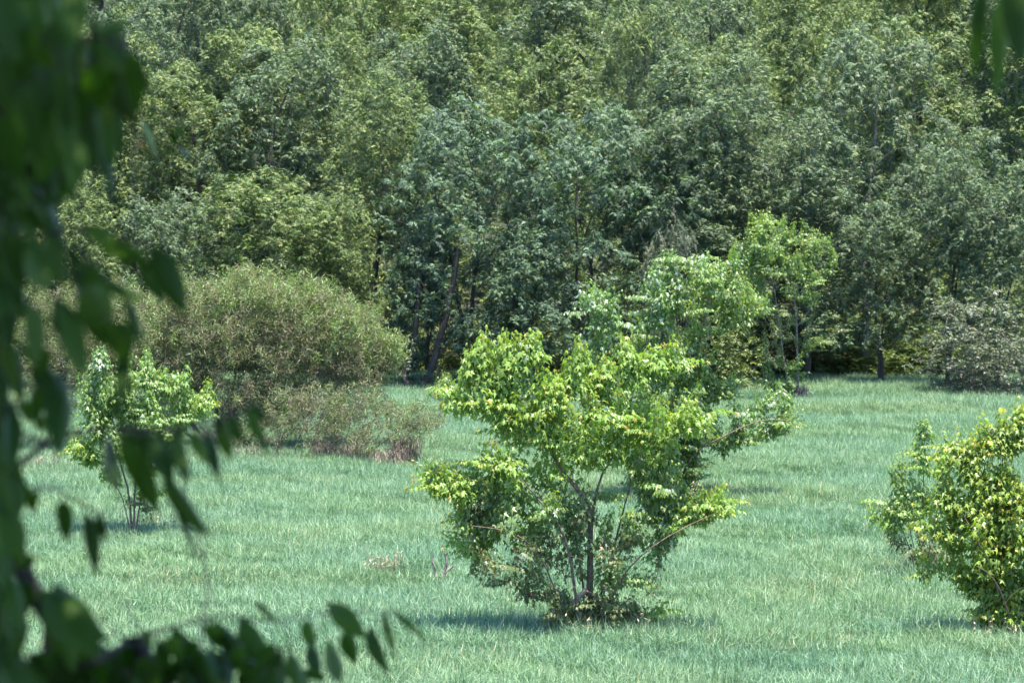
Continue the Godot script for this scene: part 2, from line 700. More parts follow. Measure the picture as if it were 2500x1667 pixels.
# ---------------------------------------------------------------- willow thicket
func willow(base: Vector3, stems_px: Array, blobs: Array, called: String, label: String, per_tip := 4) -> Node3D:
	var o := thing(called, base, label, "shrub")
	var depth := -base.z
	var m_per_px := depth / LENS
	var stems := []
	for s in stems_px:
		var pts := []
		for p in s[0]:
			pts.push_back(at(p[0], p[1], depth) - base + Vector3(0, 0, p[2] if p.size() > 2 else 0.0))
		stems.push_back([pts, s[1], s[2]])
	var tips := PackedVector3Array()
	var kinds := {}
	for b in blobs:
		var c := at(b[0], b[1], depth) - base
		var rx: float = b[2] * m_per_px
		var ry: float = b[3] * m_per_px
		for i in b[4]:
			var d := Vector3(rng.randfn(), rng.randfn(), rng.randfn()).normalized() * pow(rng.randf(), 0.33)
			var q := c + Vector3(d.x * rx, d.y * ry, d.z * minf(rx, 1.6))
			q.y = maxf(q.y, 0.35)
			tips.push_back(q)
			kinds[q] = b[5]
	var sk := grow(stems, tips, 0.16, 0.0032, 0.45, 0.02)
	for k in stems.size():
		part("stem", wood_mesh(sk, k, M.willow_bark), o)
	part("branches", wood_mesh(sk, -1, M.willow_bark), o)
	var leaves := Acc.new()
	for e in sk.ends:
		var p := sk.pos[e]
		if kinds.get(p, "") == "twigs": continue
		var fam: Array = T[kinds.get(p, "willow_brown")]
		var dir := Vector3.UP
		if sk.par[e] >= 0: dir = (p - sk.pos[sk.par[e]]).normalized()
		for n in per_tip:
			var f = fam[rng.randi() % fam.size()]
			var d := dir + Vector3(rf(-0.8, 0.8), rf(-0.3, 0.7), rf(-0.8, 0.8))
			var x := Transform3D(frame(d, Vector3(rf(-1, 1), 0.2, rf(-1, 1))).scaled(Vector3.ONE * rf(0.8, 1.25)), p + Vector3(rf(-1, 1), rf(-1, 0.6), rf(-1, 1)) * (0.05 if n == 0 else 0.22))
			leaves.stamp(f[0], x, f[1][rng.randi() % f[1].size()])
	part("foliage", leaves.mesh(M.willow), o, "stuff")
	return o


func tussock(p: Vector3, radius: float, height: float, blades: int, label: String) -> void:
	var a := Acc.new()
	for i in blades:
		var az := rf(0, TAU)
		var o := Vector3(cos(az), 0, sin(az))
		var r := rf(0.1, 1.0)
		var root := Vector3(rf(-1, 1), 0, rf(-1, 1)) * radius * 0.6
		var swing := o.rotated(Vector3.UP, rf(-0.8, 0.8))
		var mid := root + o * radius * r * 0.4 + Vector3.UP * height * rf(0.35, 1.15)
		var tip := mid + swing * radius * rf(0.1, 0.7) + Vector3.UP * height * rf(-0.8, 0.35)
		var side := o.cross(Vector3.UP) * rf(0.003, 0.006)
		var cols := [lin(0.25, 0.21, 0.165), lin(0.18, 0.145, 0.115), lin(0.34, 0.29, 0.23), lin(0.12, 0.095, 0.08)]
		var col := vary(cols[rng.randi() % 4], 0.2)
		a.quad(root - side, root + side, mid + side, mid - side, col)
		a.tri(mid - side, mid + side, tip, col)
	var o := thing("dry_grass_tussock", p, label, "grass tussock", "tussocks of dead grass")
	part("dry_blades", a.mesh(M.straw), o, "stuff")


# ---------------------------------------------------------------- the meadow's grass
func grass_patch(side: float, blades: int, dry: float) -> ArrayMesh:
	var a := Acc.new()
	for i in blades:
		var p := Vector3(rf(-0.5, 0.5) * side, -0.02, rf(-0.5, 0.5) * side)
		var az := rf(0, TAU)
		var o := Vector3(cos(az), 0, sin(az))
		var h := rf(0.26, 0.62)
		var w := rf(0.0028, 0.0058)
		var bend := rf(0.1, 1.15)
		var mid := p + Vector3.UP * h * 0.62 + o * h * 0.25 * bend
		var tip := p + Vector3.UP * h * (1.0 - 0.35 * bend) + o * h * 0.75 * bend
		var s := o.rotated(Vector3.UP, PI / 2 + rf(-0.9, 0.9)) * w
		var u := rng.randf()
		var col := lin(0.152, 0.255, 0.145)
		if u < dry: col = lin(0.34, 0.32, 0.19)
		elif u < 0.3: col = lin(0.195, 0.305, 0.185)
		elif u < 0.6: col = lin(0.115, 0.210, 0.114)
		col = vary(col, 0.2)
		a.quad(p - s * 0.8, p + s * 0.8, mid + s, mid - s, col)
		a.tri(mid - s, mid + s, tip, col)
	return a.mesh(M.grass)


func build_grass() -> void:
	var o := Node3D.new()
	o.name = "meadow_grass"
	tag(o, "tall blue green reed grass covering the whole meadow", "grass", "", "stuff")
	add_child(o, true)
	var sorts := []
	for k in 4:
		sorts.push_back([grass_patch(1.0, 1100, 0.008 if k < 3 else 0.10), [], []])
	var z := -22.0
	while z > -91.5:
		var half := 0.18 * -z * 1.35 + 3.5
		var x := -half
		while x < half:
			var p := Vector3(x + rf(-0.3, 0.3), 0, z + rf(-0.3, 0.3))
			p.y = ground_y(p.x, p.z)
			var n := sward.get_noise_2d(p.x * 0.55, p.z)
			var n2 := sward.get_noise_2d(p.x * 0.8 + 300.0, p.z * 1.6)
			var edge := clampf((p.z + 91.5) / 3.0, 0.35, 1.0)
			var b := Basis(Vector3.UP, rf(0, TAU)).scaled(Vector3(1.0, (1.0 + 0.38 * n) * rf(0.85, 1.15) * edge, 1.0))
			b = Basis(Vector3(0, 0, -1), 0.08 + 0.16 * n2) * Basis(Vector3.RIGHT, 0.22 * n) * b
			var dry := sward.get_noise_2d(p.x * 1.3 + 900.0, p.z * 3.0)
			var k := 3 if dry > 0.34 else rng.randi() % 3
			var t := 1.0 + rf(-0.08, 0.08)
			sorts[k][1].push_back(Transform3D(b, p))
			sorts[k][2].push_back(Color(t * (1.0 + 0.24 * n2), t * (1.0 + 0.08 * n2), t * (1.0 - 0.10 * n2)))
			x += 0.62
		z -= 0.62
	for s in sorts:
		var mm := MultiMesh.new()
		mm.transform_format = MultiMesh.TRANSFORM_3D
		mm.use_colors = true
		mm.mesh = s[0]
		mm.instance_count = s[1].size()
		for i in s[1].size():
			mm.set_instance_transform(i, s[1][i])
			mm.set_instance_color(i, s[2][i])
		var mi := MultiMeshInstance3D.new()
		mi.name = "grass_blades"
		mi.multimesh = mm
		mi.set_meta("kind", "stuff")
		o.add_child(mi, true)


func terrain(called: String, x0: float, x1: float, z0: float, z1: float, nx: int, nz: int, m: Material, lift := 0.0) -> void:
	var st := SurfaceTool.new()
	st.begin(Mesh.PRIMITIVE_TRIANGLES)
	for j in nz + 1:
		for i in nx + 1:
			var x := lerpf(x0, x1, float(i) / nx)
			var z := lerpf(z0, z1, float(j) / nz)
			st.add_vertex(Vector3(x, ground_y(x, z) + lift, z))
	for j in nz:
		for i in nx:
			var a := j * (nx + 1) + i
			for k in [a, a + nx + 2, a + 1, a, a + nx + 1, a + nx + 2]:
				st.add_index(k)
	st.generate_normals()
	var o := MeshInstance3D.new()
	o.name = called
	o.mesh = st.commit()
	o.mesh.surface_set_material(0, m)
	o.set_meta("kind", "structure")
	add_child(o, true)


# ---------------------------------------------------------------- the near tree, out of focus
func nd(d: float) -> float:
	return d if d >= 4.8 else 4.0 + (d - 3.0) * 0.5556


func near_tree() -> void:
	var base := at(-30, 2400, 4.7)
	base.y = ground_y(base.x, base.z) - 0.1
	var o := thing("near_tree", base, "shaded tree close by with dark glossy leaves hanging across the view", "tree")
	var leaves := []          # [base px, tip px, width px, distance]
	var hand := [
		[320, 125, 290, 330, 80, 3.2], [230, 100, 272, 205, 45, 3.2], [340, 150, 398, 222, 34, 3.2], [240, 150, 262, 290, 90, 3.1], [290, 170, 362, 312, 66, 3.2],
		[150, 160, 165, 372, 50, 3.0], [220, 290, 256, 402, 42, 3.3], [190, 330, 182, 432, 60, 3.3], [250, 350, 277, 444, 32, 3.4], [100, 120, 130, 360, 95, 3.1],
		[60, 200, 110, 400, 95, 3.1], [30, 100, 60, 330, 100, 3.0], [150, 40, 130, 230, 110, 3.0], [90, -20, 110, 170, 115, 3.0], [20, -20, 40, 150, 110, 3.0],
		[-10, 280, 55, 480, 95, 3.2], [120, 330, 90, 450, 80, 3.3], [150, -60, 165, 110, 90, 3.1], [230, 80, 285, 60, 24, 3.4], [70, 60, 20, 230, 90, 3.0],
		[375, 300, 387, 340, 17, 7.0], [405, 303, 421, 346, 17, 7.0], [425, 303, 449, 330, 15, 7.0], [400, 350, 421, 377, 14, 7.0], [430, 353, 456, 376, 13, 7.0], [345, 290, 366, 322, 18, 6.8],
		[40, 490, 85, 592, 52, 3.5], [70, 498, 142, 604, 42, 3.5], [110, 560, 132, 682, 46, 3.6], [60, 580, 110, 702, 80, 3.5], [15, 560, 55, 724, 66, 3.4],
		[188, 560, 252, 592, 50, 3.6], [275, 590, 356, 730, 42, 3.7], [368, 598, 432, 744, 76, 3.7], [250, 680, 352, 722, 42, 3.7], [208, 640, 240, 744, 62, 3.6],
		[214, 698, 302, 832, 112, 3.6], [208, 738, 230, 832, 60, 3.7], [268, 786, 310, 904, 84, 3.6], [318, 826, 350, 956, 46, 3.7], [300, 716, 346, 842, 32, 3.8],
		[140, 726, 172, 862, 72, 3.6], [70, 738, 80, 900, 56, 3.6], [130, 718, 118, 800, 34, 3.7], [74, 848, 100, 952, 72, 3.7], [165, 600, 190, 700, 50, 3.6],
		[15, 815, 25, 1012, 92, 3.8], [148, 906, 176, 1044, 78, 3.9], [106, 938, 94, 1064, 44, 3.9], [126, 946, 108, 1074, 32, 3.9], [88, 876, 150, 964, 72, 3.9], [-10, 890, 8, 1004, 66, 3.8],
		[290, 1078, 350, 1308, 76, 4.8], [328, 1056, 352, 1116, 50, 4.8], [368, 1056, 416, 1154, 56, 4.8], [400, 1056, 442, 1144, 32, 4.9], [440, 1056, 472, 1168, 58, 4.8],
		[470, 1048, 506, 1116, 42, 4.8], [396, 1146, 516, 1308, 50, 4.9], [410, 1188, 456, 1314, 20, 4.9], [540, 1026, 582, 1124, 46, 5.0], [560, 1016, 602, 1086, 46, 5.0],
		[600, 986, 646, 1104, 30, 5.1], [620, 982, 677, 1034, 32, 5.1], [262, 1050, 282, 1100, 40, 4.7], [25, 1088, 82, 1184, 24, 4.4], [40, 1180, 62, 1244, 52, 4.4],
		[92, 1198, 86, 1268, 36, 5.0], [150, 1222, 156, 1354, 46, 5.0], [205, 1250, 206, 1394, 46, 5.0], [243, 1256, 292, 1354, 26, 5.0],
		[130, 1422, 284, 1564, 84, 4.4], [108, 1438, 202, 1534, 120, 4.3], [168, 1456, 192, 1642, 74, 4.4], [118, 1498, 172, 1644, 84, 4.4], [60, 1416, 38, 1544, 70, 4.3],
		[30, 1496, 52, 1604, 92, 4.3], [-6, 1396, 20, 1502, 74, 4.2], [16, 1330, 72, 1342, 26, 4.5], [84, 1358, 97, 1394, 26, 4.5], [98, 1438, 122, 1484, 32, 4.5],
		[208, 1526, 252, 1604, 32, 4.6], [-10, 1570, 60, 1690, 120, 4.3], [90, 1596, 142, 1710, 92, 4.4], [198, 1576, 222, 1664, 52, 4.5], [30, 1600, 110, 1720, 110, 4.3], [150, 1600, 210, 1720, 90, 4.4],
		[370, 1542, 382, 1614, 60, 5.1], [420, 1532, 472, 1644, 52, 5.1], [500, 1526, 522, 1654, 62, 5.2], [520, 1512, 652, 1680, 46, 5.2], [584, 1506, 662, 1656, 62, 5.3],
		[458, 1556, 450, 1664, 52, 5.1], [348, 1596, 432, 1710, 84, 5.0], [560, 1566, 592, 1690, 72, 5.2], [640, 1586, 702, 1700, 38, 5.3], [618, 1468, 692, 1544, 18, 5.5],
		[330, 1560, 352, 1650, 60, 5.0], [400, 1590, 420, 1690, 62, 5.1], [500, 1600, 540, 1720, 62, 5.2], [610, 1620, 640, 1720, 60, 5.3],
		[744, 1512, 772, 1594, 38, 5.6], [758, 1566, 782, 1646, 42, 5.6], [800, 1556, 827, 1658, 45, 5.7], [840, 1541, 888, 1636, 47, 5.7], [905, 1526, 957, 1642, 46, 5.8],
		[940, 1491, 992, 1574, 30, 5.8], [960, 1495, 1042, 1584, 20, 5.8], [798, 1471, 872, 1544, 58, 5.6], [668, 1576, 722, 1664, 28, 5.5], [700, 1616, 764, 1690, 34, 5.5], [728, 1636, 792, 1710, 54, 5.5]]
	for l in hand:
		leaves.push_back(l)
	for i in 380:                                       # the dense shaded mass along the left edge
		var x := rf(-110, 150) if i % 2 == 0 else rf(-100, 30)
		var y := rf(-150, 440) if i % 2 == 0 else rf(300, 1650)
		leaves.push_back([x, y, x + rf(-20, 60), y + rf(80, 150), rf(34, 64), rf(3.6, 4.8)])
	for i in 44:                                       # the cluster beside it
		var x := rf(120, 300)
		var y := rf(20, 250)
		leaves.push_back([x, y, x + rf(0, 50), y + rf(80, 150), rf(30, 60), rf(3.3, 4.2)])
	for q in [[310, 1058, 330, 1130, 40], [350, 1050, 372, 1136, 40], [430, 1050, 452, 1126, 40], [500, 1046, 522, 1130, 36], [285, 1060, 296, 1150, 44], [530, 1030, 548, 1100, 34], [610, 1000, 632, 1080, 30], [340, 640, 392, 730, 44], [300, 610, 340, 690, 40], [240, 600, 262, 690, 50], [180, 640, 200, 740, 50], [120, 1010, 136, 1090, 40], [60, 980, 72, 1080, 50]]:
		leaves.push_back([q[0], q[1], q[2], q[3], q[4], rf(4.7, 5.0)])
	for i in 110:                                       # the leaves along the bottom edge
		var x := rf(40, 720) if i % 2 == 0 else rf(0, 330)
		var y := rf(1560, 1680)
		leaves.push_back([x, y, x + rf(0, 50), y + rf(70, 120), rf(32, 55), rf(4.7, 5.4)])
	var shapes := []
	for i in 6:
		shapes.push_back(near_leaf(rf(0.05, 0.45), rf(0.2, 0.6)))
	var greens := [lin(0.042, 0.092, 0.020), lin(0.054, 0.114, 0.023), lin(0.035, 0.074, 0.018), lin(0.072, 0.145, 0.028)]
	var meshes := []
	for sh in shapes:
		for g in greens:
			var a := Acc.new()
			a.stamp(sh, Transform3D(), tinted(sh, g))
			meshes.push_back(a.mesh(M.near_leaf))
	var orange := Acc.new()
	orange.stamp(shapes[0], Transform3D(), tinted(shapes[0], lin(0.45, 0.22, 0.10)))
	var orange_mesh := orange.mesh(M.near_leaf)
	var tips := PackedVector3Array()
	var placed := []
	for l in leaves:
		var d: float = nd(l[5])
		var p := at(l[0], l[1], d * rf(0.985, 1.015)) - base
		var q := at(l[2], l[3], d * rf(0.975, 1.025)) - base
		tips.push_back(p)
		placed.push_back([p, q, l[4] * d / LENS])
	var stems := []
	var px := func(list: Array) -> Array:
		var pts := []
		for p in list: pts.push_back(at(p[0], p[1], nd(p[2])) - base)
		return pts
	var trunk: Array = px.call([[120, 1680, 4.6], [98, 1480, 4.6], [52, 1390, 4.6], [26, 1290, 4.55], [6, 1170, 4.5], [-60, 1040, 4.5], [-150, 760, 4.4], [-190, 300, 4.4], [-140, -400, 4.4], [-60, -1500, 4.3], [-40, -3500, 4.2]])
	trunk.push_front(Vector3.ZERO)
	stems.push_back([trunk, 0.019, 0.007])
	stems.push_back([px.call([[-85, 400, 4.4], [20, 230, 3.7], [110, 130, 3.3], [230, 90, 3.2], [320, 120, 3.2]]), 0.008, 0.003])
	stems.push_back([px.call([[-65, 780, 4.4], [40, 620, 3.8], [160, 560, 3.6], [270, 580, 3.7], [368, 598, 3.7]]), 0.007, 0.003])
	stems.push_back([px.call([[12, 1170, 4.5], [110, 1085, 4.6], [250, 1045, 4.75], [400, 1048, 4.85], [520, 1028, 5.0], [620, 980, 5.1]]), 0.006, 0.0025])
	stems.push_back([px.call([[20, 1230, 4.5], [80, 1190, 4.9], [150, 1200, 5.0], [230, 1250, 5.0], [270, 1300, 5.0]]), 0.004, 0.002])
	stems.push_back([px.call([[115, 1640, 4.6], [220, 1620, 4.8], [320, 1565, 4.95], [420, 1530, 5.1], [540, 1503, 5.25], [660, 1515, 5.4], [800, 1495, 5.6], [970, 1494, 5.8]]), 0.006, 0.0014])
	stems.push_back([px.call([[318, 1556, 4.95], [345, 1590, 4.95], [352, 1622, 4.95]]), 0.019, 0.015])
	stems.push_back([px.call([[-85, 60, 4.4], [60, 30, 4.7], [180, 26, 5.0], [240, 18, 5.1], [320, -20, 5.2]]), 0.006, 0.003])
	stems.push_back([px.call([[200, 1528, 4.6], [262, 1590, 4.7], [312, 1655, 4.8]]), 0.002, 0.002])
	stems.push_back([px.call([[255, 1508, 4.6], [285, 1545, 4.7], [330, 1580, 4.8]]), 0.002, 0.0015])
	stems.push_back([px.call([[520, 1680, 5.2], [490, 1560, 5.4], [504, 1430, 5.6], [490, 1335, 5.7]]), 0.0028, 0.0024])
	stems.push_back([px.call([[360, 1600, 5.0], [340, 1540, 5.3], [296, 1462, 5.5]]), 0.002, 0.0017])
	var high := PackedVector3Array()                   # the leafy top that shades all this, above the frame
	for i in 620:
		high.push_back(Vector3(rf(-2.6, 2.2), rf(7.6, 10.5), rf(-8.0, 1.0)) - base)
	var twigs := grow(stems, tips, 0.05, 0.0011, 0.1, 0.002)
	for k in stems.size():
		var pm := part("trunk" if k == 0 else "branch", wood_mesh(twigs, k, M.near_bark), o)
		if k == 6: pm.set_meta("label", "broken stub of a dead branch")
	part("twigs", wood_mesh(twigs, -1, M.near_bark), o)
	var n := 0
	for p in placed:
		var dir: Vector3 = p[1] - p[0]
		var toward := -(p[0] as Vector3 + base - EYE).normalized()
		var up := toward + Vector3(rf(-0.55, 0.55), rf(-0.1, 0.8), rf(-0.3, 0.3))
		var b := frame(dir, up)
		var mi := part("leaf", meshes[rng.randi() % meshes.size()], o)
		var w: float = p[2] * 1.08
		mi.transform = Transform3D(Basis(b.x * w, b.y * dir.length(), b.z * dir.length()), p[0])
		n += 1
	for q in [[296, 274, 320, 296, 15, 6.8], [340, 214, 352, 230, 10, 6.9], [338, 345, 352, 360, 9, 6.9], [228, 270, 240, 292, 10, 6.6]]:
		var mi := part("withered_leaf", orange_mesh, o)
		var a := at(q[0], q[1], q[5]) - base
		var dir := at(q[2], q[3], q[5]) - base - a
		var b := frame(dir, Vector3(0.2, 0.5, 1))
		mi.transform = Transform3D(Basis(b.x * q[4] * q[5] / LENS, b.y * dir.length(), b.z * dir.length()), a)
	var top := grow([[[trunk[9], trunk[10], trunk[11]], 0.011, 0.008], [[trunk[10], Vector3(0.6, 8.6, -4.5) - base], 0.009, 0.005], [[trunk[10], Vector3(-0.6, 8.9, -1.0) - base], 0.009, 0.005]], high, 0.3, 0.003, 0.2, 0.03)
	part("upper_branches", wood_mesh(top, -2, M.near_bark), o)
	var crown := Acc.new()
	for e in top.ends:
		for k in 3:
			spray_on(crown, T.ash, top.pos[e] + Vector3(rf(-1, 1), rf(-1, 1), rf(-1, 1)) * 0.3, rf(0.9, 1.3))
	part("crown", crown.mesh(M.ash), o, "stuff")

	# a second branch that hangs into the top right corner
	var rb := at(2500, -700, 5.0)
	var r := thing("hanging_branch", rb, "branch tip with three long dark leaves hanging into the upper right corner", "branch")
	var rl := [[2403, -30, 2384, 226, 42, 4.9], [2450, -15, 2462, 216, 50, 5.0], [2496, -70, 2502, 152, 82, 4.8], [2530, -120, 2545, 120, 60, 5.0]]
	var rt := PackedVector3Array()
	for l in rl: rt.push_back(at(l[0], l[1], l[5]) - rb)
	var rs := grow([[[at(2900, -1500, 5.3) - rb, at(2600, -900, 5.1) - rb, at(2480, -250, 5.0) - rb, at(2440, -90, 4.95) - rb], 0.006, 0.002]], rt, 0.04, 0.0012, 0.0, 0.001)
	part("branch", wood_mesh(rs, -2, M.near_bark), r)
	for l in rl:
		var a := at(l[0], l[1], l[5]) - rb
		var dir := at(l[2], l[3], l[5] * rf(0.98, 1.02)) - rb - a
		var b := frame(dir, Vector3(rf(-0.7, 0.7), 0.2, 1))
		var mi := part("leaf", meshes[rng.randi() % meshes.size()], r)
		mi.transform = Transform3D(Basis(b.x * l[4] * l[5] / LENS * 1.15, b.y * dir.length(), b.z * dir.length()), a)


# ---------------------------------------------------------------- the scene
func _ready() -> void:
	rng.seed = 20240
	lumps.seed = 5
	lumps.frequency = 0.12
	sward.seed = 9
	sward.frequency = 0.16

	var cam := Camera3D.new()
	cam.name = "camera"
	cam.position = EYE
	cam.rotation.x = PITCH
	var lens := CameraAttributesPhysical.new()
	lens.frustum_focal_length = 100.0
	lens.frustum_focus_distance = 42.0
	lens.frustum_near = 0.1
	lens.frustum_far = 900.0
	lens.exposure_aperture = 5.0
	cam.attributes = lens
	cam.current = true
	add_child(cam)

	var env := Environment.new()
	env.background_mode = Environment.BG_SKY
	var sky := ProceduralSkyMaterial.new()
	sky.sky_top_color = Color(0.40, 0.54, 0.78)
	sky.sky_horizon_color = Color(0.74, 0.82, 0.90)
	sky.sky_curve = 0.14
	sky.ground_bottom_color = Color(0.12, 0.16, 0.10)
	sky.ground_horizon_color = Color(0.45, 0.52, 0.50)
	sky.energy_multiplier = 1.0
	env.sky = Sky.new()
	env.sky.sky_material = sky
	env.tonemap_mode = Environment.TONE_MAPPER_LINEAR
	env.tonemap_exposure = 3.9
	env.sdfgi_enabled = true
	env.ssao_enabled = true
	env.ssil_enabled = true
	var we := WorldEnvironment.new()
	we.name = "environment"
	we.environment = env
	add_child(we)

	var sun := DirectionalLight3D.new()
	sun.name = "sun"
	sun.light_color = Color(1.0, 0.97, 0.90)
	sun.light_energy = 1.6
	sun.light_angular_distance = 0.55
	sun.shadow_enabled = true
	add_child(sun)
	sun.look_at_from_position(Vector3(0.12, 0.95, 0.12) * 50.0, Vector3.ZERO)

	make_materials()
	make_templates()
	leaf_meshes()

	terrain("ground", -300, 300, 60, -89, 150, 120, M.soil)
	terrain("forest_floor", -300, 300, -88.9, -99, 150, 6, M.litter, 0.004)
	terrain("wooded_slope", -300, 300, -98.9, -420, 120, 90, M.soil, 0.008)
	build_grass()
	build_wood()
	build_meadow_trees()
	build_small_things()
	near_tree()


func build_wood() -> void:
	var kinds := {}
	kinds.broad = [wood_tree(8.6, 2.9, 0.17, 28, T.ash, M.ash, M.bark, 2), 8.6, 2.9]
	kinds.broad_low = [wood_tree(7.6, 2.7, 0.14, 28, T.ash, M.ash, M.bark, 3), 7.6, 2.7]
	kinds.broad_high = [wood_tree(8.6, 2.9, 0.30, 28, T.ash, M.ash, M.bark, 2), 8.6, 2.9]
	kinds.round = [wood_tree(9.5, 2.5, 0.22, 28, T.ash, M.ash, M.bark, 1), 9.5, 2.5]
	kinds.round_open = [wood_tree(10.0, 2.6, 0.30, 26, T.ash, M.ash, M.pale_bark, 2), 10.0, 2.6]
	kinds.tall = [wood_tree(13.0, 2.8, 0.28, 36, T.ash, M.ash, M.bark, 1), 13.0, 2.8]
	kinds.tall_open = [wood_tree(13.0, 2.6, 0.45, 30, T.ash, M.ash, M.bark, 1, 1.0, 48, Vector2(0.8, 0)), 13.0, 2.6]
	kinds.leaning = [wood_tree(11.0, 2.4, 0.42, 26, T.ash, M.ash, M.pale_bark, 1, 1.0, 48, Vector2(1.5, 0.3)), 11.0, 2.4]
	kinds.slim = [wood_tree(12.0, 1.9, 0.22, 32, T.ash, M.ash, M.bark, 1), 12.0, 1.9]
	kinds.bush = [wood_tree(3.2, 1.7, 0.10, 24, T.grey, M.grey_bush, M.pale_bark, 4, 1.0, 22), 3.2, 1.7]
	kinds.under = [wood_tree(3.2, 1.7, 0.05, 16, T.under, M.grey_bush, M.bark, 3, 1.0, 20), 3.2, 1.7]
	# [px of the trunk, metres away, px of the top, crown width in px, kind, tone, label, name]
	var rows := [
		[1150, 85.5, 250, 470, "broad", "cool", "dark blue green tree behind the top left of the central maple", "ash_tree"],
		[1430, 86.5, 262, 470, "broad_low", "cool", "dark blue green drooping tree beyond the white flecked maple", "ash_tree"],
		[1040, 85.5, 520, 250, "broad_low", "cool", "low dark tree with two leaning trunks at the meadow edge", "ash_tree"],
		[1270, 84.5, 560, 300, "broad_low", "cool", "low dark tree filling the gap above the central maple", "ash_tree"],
		[640, 84.0, 395, 400, "round", "warm", "sunlit round tree rising behind the middle of the willow thicket", "ash_tree"],
		[400, 84.5, 470, 320, "broad", "plain", "leafy tree behind the left half of the willow thicket", "ash_tree"],
		[150, 84.0, 430, 360, "broad", "warm", "yellowish tree behind the hanging leaves at the left edge", "ash_tree"],
		[830, 84.0, 455, 230, "round", "warm", "small light green tree left of the dark bare trunk", "ash_tree"],
		[905, 87.5, 165, 300, "tall_open", "warm", "tall pale topped tree with a long dark bare trunk", "ash_tree"],
		[690, 90.0, 60, 380, "tall", "plain", "tall green tree behind the sunlit round one", "ash_tree"],
		[470, 91.0, 130, 360, "tall", "warm", "tall yellowish tree high above the left of the thicket", "ash_tree"],
		[270, 92.0, 40, 360, "tall", "warm", "tall yellow green tree beside the hanging leaf mass", "ash_tree"],
		[1590, 87.0, 230, 330, "leaning", "plain", "tree with a pale leaning trunk beyond the white flecked maple", "ash_tree"],
		[1740, 88.5, 90, 430, "tall", "plain", "broad light topped tree right of the pale leaning trunk", "ash_tree"],
		[1970, 87.0, 250, 360, "round", "plain", "rounded tree above the young maple at the meadow edge", "ash_tree"],
		[2110, 90.0, 30, 420, "round_open", "plain", "tree with thin grey bare limbs showing in its middle", "ash_tree"],
		[2310, 85.5, 330, 340, "broad_high", "plain", "shaded tree between the bare limbed tree and the right edge", "ash_tree"],
		[2430, 84.5, 405, 370, "broad_high", "plain", "light green tree leaning out over the grey bushes at right", "ash_tree"],
		[2150, 85.5, 500, 320, "broad_high", "plain", "dark low branched tree left of the grey bushes", "ash_tree"],
		[1880, 89.0, 430, 300, "round", "plain", "shaded tree in the shade right behind the young maple", "ash_tree"],
		[1690, 86.0, 520, 260, "slim", "plain", "slim shaded tree with a brown trunk beside the young maple", "ash_tree"],
		[2370, 82.2, 725, 300, "bush", "grey", "large grey green bush at the foot of the wood on the right", "bush"],
		[2465, 81.0, 815, 230, "bush", "grey", "smaller grey green bush in front of the large grey one", "bush"],
		[1640, 84.0, 545, 170, "bush", "grey", "greyish bush top showing above the white flecked maple", "bush"],
		[1790, 84.0, 780, 240, "under", "grey", "low bush between the brown trunk and the young maple", "bush"]]
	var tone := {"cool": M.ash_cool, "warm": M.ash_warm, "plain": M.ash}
	var taken := {}
	var put := func(row: Array) -> void:
		var kind: Array = kinds[row[4]]
		var p := at(row[0], 900, row[1])
		p.y = ground_y(p.x, p.z) - 0.05
		var o: Node3D = kind[0] if not taken.has(row[4]) else kind[0].duplicate()
		taken[row[4]] = true
		o.name = numbered(row[7])
		add_child(o, true)
		var hh: float = (at(row[0], row[2], row[1]).y - p.y) / kind[1]
		var ww: float = row[3] * row[1] / LENS / (2.0 * kind[2] * 1.12)
		o.position = p
		o.rotation.y = rf(0, TAU) if row[4] not in ["leaning", "tall_open"] else rf(-0.3, 0.3)
		o.scale = Vector3(ww, hh, ww)
		tag(o, row[6], "bush" if row[7] == "bush" or row[7] == "understory_bush" else "tree", "trees along the edge of the wood" if row[7] == "ash_tree" else ("bushes at the foot of the wood" if row[7] == "bush" else "trees higher up the wooded slope"))
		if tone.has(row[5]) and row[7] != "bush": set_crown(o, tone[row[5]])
	for row in rows: put.call(row)
	# the wood behind: three ranks up the slope
	var sorts := ["tall", "round_open", "slim", "tall_open", "round", "tall"]
	var tones := ["warm", "plain", "warm", "plain", "plain"]
	var said := {"warm": "yellow green", "plain": "mid green", "cool": "blue green"}
	var shape := {"tall": "tall full crowned", "round_open": "open limbed", "slim": "slim", "tall_open": "high crowned", "round": "rounded"}
	var place := ["leftmost", "second from the left", "third from the left", "fourth from the left", "fifth from the left", "sixth from the left", "seventh from the left", "eighth from the left", "ninth from the left", "tenth from the left", "eleventh from the left", "twelfth from the left", "thirteenth from the left", "fourteenth from the left", "fifteenth from the left"]
	var ranks := [[95.0, 240.0, 20.0, "middle rank"], [105.0, 230.0, -90.0, "upper rank"], [117.0, 215.0, -300.0, "hindmost rank"]]
	for r in ranks.size():
		var x: float = -150.0 + r * 90
		var i := 0
		while x < 2680:
			var kind: String = sorts[rng.randi() % sorts.size()]
			var tn: String = tones[rng.randi() % tones.size()]
			var cx: float = x + rf(-60, 60)
			put.call([cx, ranks[r][0] + rf(-3, 3), ranks[r][2] + rf(-80, 70), ranks[r][1] * rf(1.05, 1.45), kind, tn,
				"%s %s tree, %s of the %s" % [shape[kind], said[tn], place[mini(i, 14)], ranks[r][3]], "slope_tree"])
			x += ranks[r][1]
			i += 1
	var spots := [620, 880, 1030, 1240, 1500, 1800, 2020, 2240]
	var near := ["behind the willow thicket", "beside the long dark trunk", "behind the two leaning trunks", "above the central maple", "left of the brown trunk", "behind the young maple", "behind the brownish bush", "behind the large grey bush"]
	for i in spots.size():
		put.call([spots[i], rf(91, 95), rf(560, 720), rf(260, 330), "under", "grey", "sun flecked bush inside the wood " + near[i], "understory_bush"])


	var mm := MultiMesh.new()
	mm.transform_format = MultiMesh.TRANSFORM_3D
